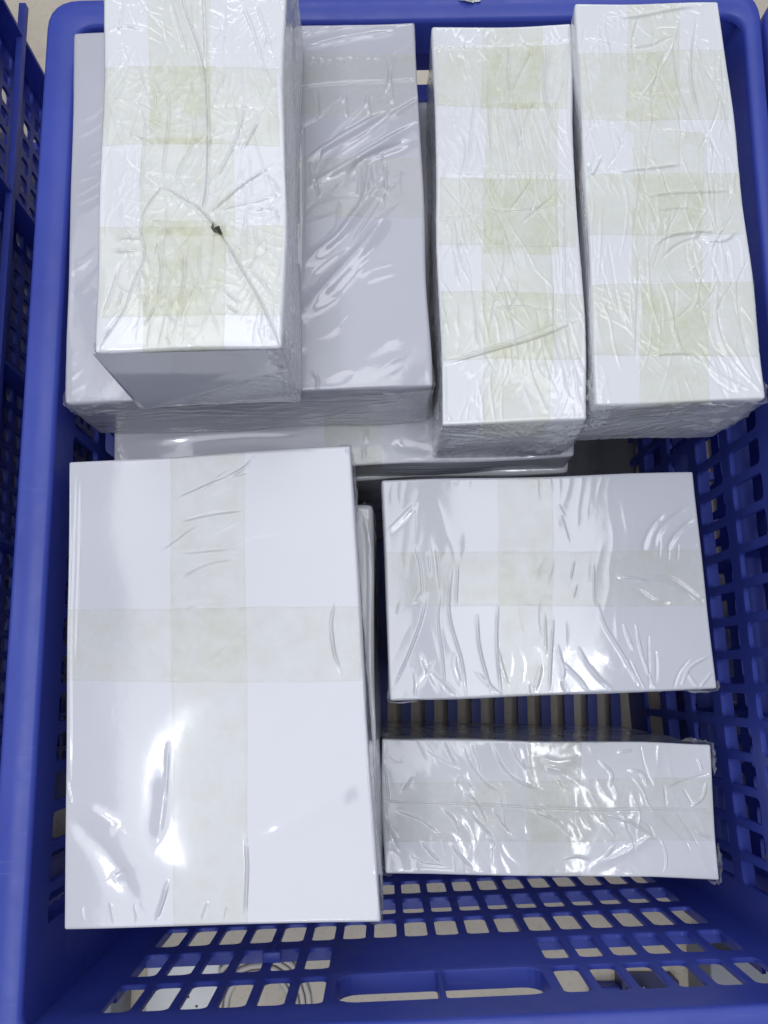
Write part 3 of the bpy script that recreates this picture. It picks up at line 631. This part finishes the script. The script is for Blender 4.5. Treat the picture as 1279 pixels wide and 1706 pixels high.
class Pack:
    """A film-wrapped block: quad TL TR BR BL at its top, straight down to `bot`."""
    def __init__(s, quad, top, bot, creases=(), style=None, seed=1, round_=.0017):
        s.q = np.array(quad, float); s.top = top; s.bot = bot; s.seed = seed; s.r = round_
        s.Lx = float(np.linalg.norm((s.q[1]+s.q[2]-s.q[0]-s.q[3])/2)); s.Ly = float(np.linalg.norm((s.q[3]+s.q[2]-s.q[0]-s.q[1])/2)); s.Lz = top-bot
        ex = (s.q[1]+s.q[2]-s.q[0]-s.q[3]); ey = (s.q[3]+s.q[2]-s.q[0]-s.q[1])
        s.ex = np.append(ex/np.linalg.norm(ex), 0); s.ey = np.append(ey/np.linalg.norm(ey), 0)
        s.style = style or {}; s.cr = [(k, [(a*s.Lx, b*s.Ly) for a, b in p], am*1e-3, wd*(1 if k != 'r' else .5 if wd < 2.5 else .75)*1e-3) for k, p, am, wd in creases]
        rng = random.Random(seed)
        for (n, (s0, s1), (t0, t1), ang, jit, (l0, l1), (a0, a1), (w0, w1), bend) in s.style.get('random', []):
            for _ in range(n):
                x = rng.uniform(s0, s1)*s.Lx; y = rng.uniform(t0, t1)*s.Ly; t = R(ang+rng.gauss(0, jit)); l = rng.uniform(l0, l1)
                pts = []
                for k in range(4):
                    pts.append((x, y)); x += l/3*math.cos(t); y += l/3*math.sin(t); t += rng.gauss(0, bend)
                s.cr.append(('r', pts, rng.uniform(a0, a1)*.75e-3*(1 if rng.random() < .5 else -1), rng.uniform(w0, w1)*.9e-3))
    def disp(s, U, V, a, b, c):
        D = np.zeros(len(U)); st = s.style
        D += st.get('sag', .6)*1e-3*perlin(U/.07, V/.07, s.seed)
        for (ang, ln, wd, amp, warp, pw) in st.get('ripples', []):
            t = R(ang); wx = perlin(U/.035, V/.035, s.seed+3)*warp; x = U*math.cos(t)+V*math.sin(t); y = -U*math.sin(t)+V*math.cos(t)
            n = perlin(x/ln+wx*.3, y/wd+wx, s.seed+5+ang*.01); mask = sm((perlin(U/.03, V/.03, s.seed+11+ang*.02)+.25)/.6)
            D += .6*amp*1e-3*((1-np.abs(n))**pw)*mask
        fr = np.maximum(V-s.Ly, 0)
        for (ang, ln, wd, amp) in st.get('front', []):
            t = R(ang); x = U*math.cos(t)+fr*math.sin(t); y = -U*math.sin(t)+fr*math.cos(t)
            wx = perlin(U/.02, fr/.02, s.seed+2)
            D += .8*amp*1e-3*(1-np.abs(perlin(x/ln, y/wd+wx*.5, s.seed+8)))**3*sm(fr/.006)
        for (cx, cz, amp) in st.get('radial', []):
            du = U-cx*s.Lx; dv = fr-cz; th = np.arctan2(dv, du); rr = np.hypot(du, dv)
            D += .8*amp*1e-3*(1-np.abs(perlin(th*7+perlin(U/.02, fr/.02, 4)*.8, rr/.03, s.seed+6)))**4*sm(fr/.006)*sm(rr/.006)
        sd = np.maximum(np.maximum(-U, U-s.Lx), -V); sd = np.maximum(sd, 0)
        D += .35e-3*(1-np.abs(perlin(U/.05, V/.05+sd/.004, s.seed+9)))**3*sm(sd/.006)*st.get('sides', 1)
        for k, p, am, wd in s.cr: crease(U, V, D, k, p, am, wd)
        return D
    def surf(s, a, b, c, lift=0):
        Lx, Ly, Lz, r = s.Lx, s.Ly, s.Lz, s.r
        X = a*Lx; Y = b*Ly; Z = c*Lz
        U = np.where(a <= 0, -Z, np.where(a >= 1, Lx+Z, X)); V = np.where(b <= 0, -Z, np.where(b >= 1, Ly+Z, Y))
        onside_x = (a <= 0) | (a >= 1); onside_y = (b <= 0) | (b >= 1)
        ev = np.minimum(np.minimum(X, Lx-X)+1e-9, 1); ew = np.minimum(Y, Ly-Y)
        near = np.where(onside_y & (c > 0), ev, np.where(onside_x & (c > 0), ew, 1.))
        fade = sm(near/.005); fade = np.where(onside_x & onside_y, 0, fade)
        D = s.disp(U, V, a, b, c)*fade
        edge = np.where(onside_x | onside_y, Z, np.minimum(np.minimum(X, Lx-X), np.minimum(Y, Ly-Y)))
        D *= .35+.65*sm(edge/.004)
        Xc = np.clip(X, r, Lx-r); Yc = np.clip(Y, r, Ly-r); Zc = np.clip(Z, r, Lz-r)
        d = np.stack([X-Xc, Y-Yc, Z-Zc], 1); ln = np.linalg.norm(d, axis=1, keepdims=True); nl = d/np.maximum(ln, 1e-9)
        pn = np.stack([Xc, Yc, Zc], 1)+nl*r
        A = (pn[:, 0]/Lx)[:, None]; B = (pn[:, 1]/Ly)[:, None]
        xy = (1-B)*((1-A)*s.q[0]+A*s.q[1])+B*((1-A)*s.q[3]+A*s.q[2])
        P = np.concatenate([xy, (s.top-pn[:, 2])[:, None]], 1)
        wv = s.style.get('warp', 1.9)*1e-3
        q1 = X/.085+Z/.06; q2 = Y/.085-Z/.075
        P[:, 0] += wv*perlin(q1, q2, s.seed+41); P[:, 1] += wv*perlin(q1, q2, s.seed+47); P[:, 2] += .8*wv*perlin(X/.1, Y/.1, s.seed+53)*np.clip(1-c*1.0, 0, 1)
        N = nl[:, :1]*s.ex+nl[:, 1:2]*s.ey+nl[:, 2:]*np.array((0, 0, -1.))
        return P+N*(D+lift)[:, None] if np.ndim(lift) else P+N*(D[:, None]+lift)
    def body(s, name, mat, parent, res=.00055, zres=.0012):
        nx = max(2, int(s.Lx/res)); ny = max(2, int(s.Ly/res)); nz = max(2, int(s.Lz/zres))
        def lat(i, j, k): return (i*(ny+1)+j)*(nz+1)+k
        quads = []
        def face(fi, fj, fn, flip):
            I, J = np.meshgrid(np.arange(fi), np.arange(fj), indexing='ij')
            f = np.stack([fn(I, J), fn(I+1, J), fn(I+1, J+1), fn(I, J+1)], -1).reshape(-1, 4)
            quads.append(f[:, ::-1] if flip else f)
        face(nx, ny, lambda i, j: lat(i, j, 0*i), True)
        face(nx, nz, lambda i, k: lat(i, ny+0*i, k), True); face(nx, nz, lambda i, k: lat(i, 0*i, k), False)
        face(ny, nz, lambda j, k: lat(0*j, j, k), True); face(ny, nz, lambda j, k: lat(nx+0*j, j, k), False)
        Q = np.concatenate(quads); ids, inv = np.unique(Q, return_inverse=True); Q = inv.reshape(-1, 4)
        k = ids % (nz+1); j = (ids//(nz+1)) % (ny+1); i = ids//((nz+1)*(ny+1))
        V = s.surf(i/nx, j/ny, k/nz)
        # flat underside
        b = [np.nonzero((i == ii) & (j == jj) & (k == nz))[0][0] for ii, jj in ((0, 0), (nx, 0), (nx, ny), (0, ny))]
        o = mesh_obj(name, V, np.vstack([Q, np.array([b])]), mat, parent, True)
        return o
    def strip(s, name, quad, mat, parent, lift=.00035, res=.0009, wrap=0):
        """A strip of tape stuck on the top (quad in s,t), and `wrap` metres down the front."""
        q = np.array(quad, float); q[:, 0] = np.clip(q[:, 0], .0, 1.); q[:, 1] = np.clip(q[:, 1], .0, 1)
        w_ = abs(q[1, 0]-q[0, 0])*s.Lx; h_ = abs(q[3, 1]-q[0, 1])*s.Ly
        n = max(3, int(w_/res)); m = max(3, int(h_/res)); mw = int(wrap/res)
        S, T = np.meshgrid(np.linspace(0, 1, n+1), np.linspace(0, 1, m+1), indexing='ij')
        jit = .004*perlin(S*6, T*6, s.seed+31)*np.where((S < .01) | (S > .99) | (T < .01) | (T > .99), 1, 1)
        a = (1-T)*((1-S)*q[0, 0]+S*q[1, 0])+T*((1-S)*q[3, 0]+S*q[2, 0])+jit*.5; b = (1-T)*((1-S)*q[0, 1]+S*q[1, 1])+T*((1-S)*q[3, 1]+S*q[2, 1])+jit*.5
        a = np.clip(a, .001, .999); b = np.clip(b, .001, 1 if wrap else .999); c = np.zeros_like(a)
        if mw:
            b[:, -1] = 1
            a = np.concatenate([a]+[a[:, -1:]]*mw, 1); b = np.concatenate([b]+[np.ones_like(b[:, -1:])]*mw, 1)
            c = np.concatenate([c]+[np.full_like(c[:, :1], (k+1)*wrap/mw/s.Lz) for k in range(mw)], 1)
        n1, m1 = a.shape
        L = np.full(a.shape, lift); L[0] = L[-1] = .00005; L[:, 0] = L[:, -1] = .00005
        V = s.surf(a.ravel(), b.ravel(), c.ravel(), L.ravel())
        idx = np.arange(n1*m1).reshape(n1, m1)
        F = np.stack([idx[:-1, :-1], idx[:-1, 1:], idx[1:, 1:], idx[1:, :-1]], -1).reshape(-1, 4)
        return mesh_obj(name, V, F, mat, parent, True)
GROUP = 'white film wrapped packs in the blue crate'
CR = [(20, (.0, 1), (0, 1), 85, 18, (.02, .05), (.25, .6), (.8, 1.6), .25)]
STY = {
 'A': dict(sag=.8, ripples=[(85, .03, .006, .5, .7, 9), (20, .025, .006, .35, .8, 10), (120, .02, .004, .35, .8, 10)], front=[(10, .03, .003, .18)],
           random=[(80, (0, 1), (0, .85), 86, 15, (.010, .050), (.2, .6), (.3, .65), .2), (14, (0, .4), (.4, .95), 40, 25, (.01, .025), (.4, .8), (.4, .8), .25), (10, (.6, 1), (.3, .9), 140, 25, (.01, .03), (.4, .8), (.4, .8), .25)]),
 'B': dict(sag=1.2, ripples=[(-30, .06, .012, .35, .6, 3)], front=[(0, .05, .0028, .3), (6, .05, .006, .4)],
           random=[(8, (.6, 1), (.05, .45), 145, 10, (.03, .06), (.3, .6), (1.5, 3), .15), (10, (.62, .95), (.3, .5), 95, 12, (.015, .03), (.2, .5), (1, 2), .3)]),
 'C': dict(sag=.8, ripples=[(80, .03, .006, .5, .7, 9), (110, .025, .005, .35, .7, 10)], front=[(15, .02, .003, .15)], radial=[(.62, .035, .5)],
           random=[(85, (.0, 1), (0, .75), 82, 13, (.012, .065), (.2, .6), (.3, .65), .16), (8, (.8, 1), (.6, 1), 65, 12, (.02, .04), (.3, .6), (.7, 1.2), .2)]),
 'D': dict(sag=.9, ripples=[(80, .03, .006, .5, .8, 9), (40, .025, .006, .35, .8, 10)], front=[(-15, .02, .003, .25)], radial=[(.9, .02, .45)],
           random=[(85, (.0, 1), (0, .8), 87, 13, (.012, .065), (.2, .6), (.3, .65), .16), (14, (.5, 1), (.5, .75), 120, 14, (.02, .04), (.3, .6), (.5, .9), .2), (8, (.6, 1), (.8, 1), 45, 10, (.02, .04), (.3, .6), (.7, 1.2), .2)]),
 'E': dict(warp=.7, sag=.22, ripples=[], front=[(0, .04, .004, .3)], random=[(10, (.32, .6), (.05, .5), -25, 8, (.02, .04), (.1, .22), (1, 2), .15), (5, (.0, .6), (.93, 1), 80, 15, (.005, .012), (.15, .3), (.4, .7), .2)]),
 'F': dict(warp=.8, sag=.3, ripples=[(95, .05, .010, .12, .5, 3)], front=[(0, .04, .004, .3)], random=[(16, (.05, .95), (.75, .98), 85, 18, (.015, .03), (.2, .5), (.9, 1.8), .2)]),
 'G': dict(sag=.7, ripples=[(60, .03, .012, .3, .8, 3)], front=[(0, .04, .004, .3)],
           random=[(24, (0, .9), (0, .9), 55, 16, (.008, .03), (.3, .8), (.4, .9), .3)]),
 'H': dict(sag=.6, front=[(0, .06, .004, .4)]), 'L': dict(sag=.6, front=[(0, .06, .004, .4)]), 'M': dict(sag=1.0), 'J': dict(sag=.5)}
LAB = {
 'A': 'crumpled white pack with a torn hole, standing on the wide grey pack at upper left',
 'B': 'wide flat grey-white pack lying under the torn upright pack at upper left',
 'C': 'long narrow taped white pack between the wide grey pack and the rightmost long pack',
 'D': 'long narrow taped white pack at upper right against the right crate wall',
 'E': 'largest smooth white pack with a pale tape cross, lower left, on its stack',
 'F': 'landscape white pack with a faint tape cross and fan wrinkles along its front edge',
 'G': 'crumpled glossy white pack standing on edge by the front wall, lower right',
 'H': 'white pack under the wide grey pack, only its taped front strip showing',
 'L': 'lower white pack whose edge shows just behind the landscape pack',
 'M': 'pack under the largest white pack, its film edge peeping out at the right',
 'J': 'dim low pack deep in the crate below the long upper-right pack'}
PAPER_DIM = paper('shade_darkened_paper', (.10, .10, .11))  # deep shade inside the crate put into this near-black base colour
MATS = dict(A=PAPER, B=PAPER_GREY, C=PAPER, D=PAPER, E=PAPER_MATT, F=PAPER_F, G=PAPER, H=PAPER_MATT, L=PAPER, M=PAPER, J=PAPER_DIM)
TM = dict(A=TAPE, B=TAPE_PALE, C=TAPE, D=TAPE, E=TAPE_PALE, F=TAPE_PALE, G=TAPE_PALE, H=TAPE)
RES = dict(H=(.0015, .0008), L=(.003, .0015), M=(.0015, .0012), J=(.003, .004), G=(.0005, .004), E=(.0006, .003), F=(.0005, .004), B=(.0007, .0012))
OBJ = {}
for i, (n, d) in enumerate(PACKS.items()):
    pk = Pack(d['quad'], d['top'], d['bot'], d['creases'], STY[n], seed=i+2)
    cx, cy = pk.q.mean(0)
    root = thing('wrapped_pack', LAB[n], 'wrapped pack', (0, 0, 0), GROUP)
    res = RES.get(n, (.0005, .0012))
    pk.body('wrapping', MATS[n], root, *res)
    for k, tq in enumerate(d['tapes']):
        vertical = abs(tq[3][1]-tq[0][1])*pk.Ly > abs(tq[1][0]-tq[0][0])*pk.Lx
        wrap = .03 if (max(tq[2][1], tq[3][1]) > .97 and n in 'CDAH') else 0
        pk.strip('tape', tq, TM[n], root, lift=.0003+.00022*k, wrap=min(wrap, pk.Lz*.8))
    OBJ[n] = (root, pk)

# hidden packs that carry the ones in view
FILM, nt, p = nmat('loose_clear_film')
p.inputs['Base Color'].default_value = (.82, .83, .86, 1); p.inputs['Roughness'].default_value = .12; p.inputs['Alpha'].default_value = .34
p.inputs['IOR'].default_value = 1.55; p.inputs['Coat Weight'].default_value = 1; p.inputs['Coat Roughness'].default_value = .04
fn = noise(nt, 120, 3); bump(nt, fn.outputs[0], .5, .001, [p.inputs['Normal'], p.inputs['Coat Normal']])
def film_fold(pk, parent, corner, w1, w2, z0, z1, amp, seed):
    # gathered film round a vertical corner: w1 metres along the front, w2 along the side
    c, f, sd = {'FR': (2, 3, 1), 'FL': (3, 2, 0), 'BR': (1, 0, 2), 'BL': (0, 1, 3)}[corner]
    Q = pk.q; d1 = (Q[f]-Q[c])/np.linalg.norm(Q[f]-Q[c]); d2 = (Q[sd]-Q[c])/np.linalg.norm(Q[sd]-Q[c])
    n = 26; m = max(8, int((z1-z0)/.0012))
    W, T = np.meshgrid(np.linspace(-1, 1, n+1), np.linspace(0, 1, m+1), indexing='ij')
    tw = .65+.5*perlin(T*4, T*0+.3, seed); w = W*tw
    n1 = perlin(W*5+T*2.2, T*5, seed+1); n2 = perlin(W*9, T*12, seed+2)
    ed = sm((1-np.abs(W))/.35)
    o = .0007+amp*(np.abs(n1)*.8+np.abs(n2)*.35)*ed
    a1 = np.maximum(w, 0)*w1; a2 = np.maximum(-w, 0)*w2
    mix = sm(w/.25*.5+.5); out = -(d2[None, None]*mix[..., None]+d1[None, None]*(1-mix)[..., None])
    xy = Q[c]+a1[..., None]*d1+a2[..., None]*d2+out*o[..., None]
    z = pk.top+.0009-z0-T*(z1-z0)+amp*.5*n2*(1-T)
    V = np.concatenate([xy, z[..., None]], -1).reshape(-1, 3)
    idx = np.arange((n+1)*(m+1)).reshape(n+1, m+1)
    F = np.stack([idx[:-1, :-1], idx[:-1, 1:], idx[1:, 1:], idx[1:, :-1]], -1).reshape(-1, 4)
    return mesh_obj('film_fold', V, F, FILM, parent, True)
for k, (n, cn, w1, w2, z0, z1, am) in enumerate([('A', 'FR', .012, .02, 0, .03, .0035), ('A', 'FR', .010, .03, .03, .088, .002), ('A', 'FL', .008, .01, 0, .02, .002),
        ('A', 'BR', .01, .05, 0, .06, .003), ('B', 'FL', .05, .012, .002, .022, .0025), ('B', 'FR', .03, .02, .004, .065, .003), ('C', 'FR', .035, .015, .006, .075, .0035), ('C', 'FL', .01, .03, .004, .07, .002),
        ('D', 'FR', .05, .015, .002, .06, .0045), ('D', 'FL', .02, .03, 0, .05, .004), ('G', 'FR', .010, .03, 0, .05, .0035), ('G', 'BR', .02, .03, 0, .04, .0035),
        ('G', 'FL', .008, .05, 0, .05, .003), ('G', 'BL', .008, .03, 0, .05, .003), ('E', 'BR', .01, .06, .003, .06, .002), ('E', 'FR', .01, .05, .002, .05, .002), ('M', 'BR', .01, .06, .0, .06, .003), ('F', 'FR', .02, .01, 0, .03, .002), ('F', 'FL', .025, .01, 0, .02, .002)]):
    film_fold(OBJ[n][1], OBJ[n][0], cn, w1, w2, z0, z1, am, 60+3*k)
def plain_pack(label, x0, x1, y0, y1, z0, z1, seed):
    pk = Pack([(x0, y1), (x1, y1), (x1, y0), (x0, y0)], z1, z0, (), dict(sag=.6), seed)
    r = thing('wrapped_pack', label, 'wrapped pack', (0, 0, 0), GROUP); pk.body('wrapping', PAPER, r, .005, .005); return r
plain_pack('bottom pack of the stack beneath the largest white pack', -.178, -.009, -.128, .114, .005, .218, 40)
plain_pack('pack beneath the landscape white pack with the fan wrinkles', .012, .192, .005, .098, .005, .258, 41)
plain_pack('pack under the long upper-right pack, behind the dim low pack', .148, .222, .262, .395, .005, .344, 42)

# torn hole on the upright pack, loose flap on its front, label slip at its side
root, pk = OBJ['A']
def patch(name, st, mat, parent, pk, lift, front=False):
    a = np.array([p[0] for p in st], float); b = np.array([1. if front else p[1] for p in st]); c = np.array([p[1] if front else 0. for p in st], float)
    V = pk.surf(a, b, c, lift); return mesh_obj(name, V, [tuple(range(len(st)))[::-1]], mat, parent)
patch('tear', [(0.608, 0.708), (0.615, 0.725), (0.641, 0.719), (0.66, 0.74), (0.618, 0.736), (0.599, 0.725)], DARK, root, pk, .0014)
patch('flap', [(.0,.0),(.99,.0),(.99,.30),(.78,.42),(.55,.62),(.30,.86),(.03,.985),(.0,.97)], PAPER_F, root, pk, .0026, True)
rootb, pkb = OBJ['B']
slip = pkb.strip('label_slip', [(0.64, 0.219), (0.659, 0.22), (0.654, 0.674), (0.636, 0.673)], LABELW, rootb, lift=.0012, res=.002)
for k, t in enumerate((.16, .19, .22, .27, .30, .42, .46)):
    V = pkb.surf(np.array([0.646000+x for x in (0, .006, .006, 0)]), np.array([.13+t*.55+y for y in (0, 0, .004, .004)]), np.zeros(4), .0014)
    mesh_obj('print_mark', V, [(3, 2, 1, 0)], INK, slip)


# ---------------------------------------------------------------- neighbours' packs, glimpsed through the holes
def neighbour(label, x0, x1, y0, y1, z0, z1, seed):
    pk = Pack([(x0, y1), (x1, y1), (x1, y0), (x0, y0)], z1, z0, (), dict(sag=1, ripples=[(60, .03, .010, .8, .8, 3)]), seed)
    r = thing('wrapped_pack', label, 'wrapped pack', (0, 0, 0), 'packs in the neighbouring crates'); pk.body('wrapping', PAPER, r, .003, .003)
neighbour('pale pack in the left neighbouring crate, seen through its side holes', -.47, -.300, .08, .44, .005, .34, 51)
neighbour('pale pack in the left neighbouring crate, nearest the camera', -.47, -.302, -.10, .07, .005, .32, 52)
neighbour('white pack in the right neighbouring crate, behind the middle holes', .322, .43, -.02, .10, .005, .25, 53)
neighbour('white pack in the right neighbouring crate, nearest the camera', .335, .45, -.14, -.03, .005, .18, 54)

# ---------------------------------------------------------------- scrap on the far rim
rs = random.Random(5); mb = MB(); n = 9; V = []; F = []
for i in range(n):
    for j in range(6):
        x = (i/(n-1)-.5)*.014; y = (j/5-.5)*.010
        V.append((x+rs.uniform(-.0007, .0007), y*(1-.4*abs(x)/.007)+rs.uniform(-.0007, .0007), .0004+rs.uniform(0, .0035)*(1-abs(x)/.009)))
for i in range(n-1):
    for j in range(5): F.append((i*6+j, (i+1)*6+j, (i+1)*6+j+1, i*6+j+1))
o = mesh_obj('tape_scrap', V, F, SILVER); o.location = (.0562, .4395, ZR+.0008)
tag(o, 'crumpled grey scrap of tape stuck on the far rim of the crate', 'tape scrap')

# ---------------------------------------------------------------- things on the floor, seen through the front holes
t = thing('perforated_plate', 'white perforated plate on the beige floor, seen through the front left holes', 'plate', (-.188, -.293, -.020))
mb = MB(); mb.box(-.034, .034, -.03, .042, 0, .012); mb.build('plate', WHITE, t, False, .002)
for (x, y) in ((-.004, -.002), (.006, .004), (.014, -.004), (.004, -.010), (-.007, -.013), (-.004, .02), (.012, .024)):
    mb = MB(); mb.tube([(x, y, .0121), (x, y, .0126)], .0012, 8); mb.build('hole', INK, t)
mb = MB()
for k, r in enumerate((.030, .036, .042, .048)):
    mb.tube([(r*math.cos(a*math.pi/14), r*math.sin(a*math.pi/14), .003+.001*(k % 2)) for a in range(28)], .0027, 8, True)
o = mb.build('cable_coil', PALE, None, True); o.location = (-.118, -.300, -.020)
tag(o, 'pale coiled cable on the floor beyond the front left wall', 'cable')
t = thing('navy_tray', 'small navy plastic tray with a pale strip, seen through the front right holes', 'tray', (.248, -.300, -.020))
mb = MB(); mb.box(-.030, .022, -.03, .03, 0, .004); mb.box(-.030, -.027, -.03, .03, .0041, .03); mb.box(.019, .022, -.03, .03, .0041, .03); mb.build('tray', NAVY, t)
mb = MB(); mb.add([(-.02, .02, .031), (-.010, .025, .031), (.018, -.03, .031), (.006, -.03, .031), (-.02, .02, .029), (-.010, .025, .029), (.018, -.03, .029), (.006, -.03, .029)],
   [(3, 2, 1, 0), (4, 5, 6, 7), (0, 1, 5, 4), (1, 2, 6, 5), (2, 3, 7, 6), (3, 0, 4, 7)]); mb.build('strip', PALE, t)
t = thing('small_bin', 'small blue bin with a white tag, seen through the front wall right of the handle', 'bin', (.205, -.292, -.020))
mb = MB(); mb.box(-.012, .014, -.02, .014, 0, .022); mb.build('bin', BLUE, t, False, .002)
mb = MB(); mb.box(-.004, .005, -.002, .007, .0221, .0228); mb.build('tag', WHITE, t)
for (x0, x1, lab) in ((-.30, -.238, 'grey carton on the floor at the left, seen through the leftmost front holes'), (.287, .37, 'grey carton on the floor at the right, seen through the rightmost front holes')):
    mb = MB(); mb.box(x0, x1, -.34, -.235, -.0199, .05); o = mb.build('carton', GREY, None, False, .002); tag(o, lab, 'carton', 'grey cartons on the floor')
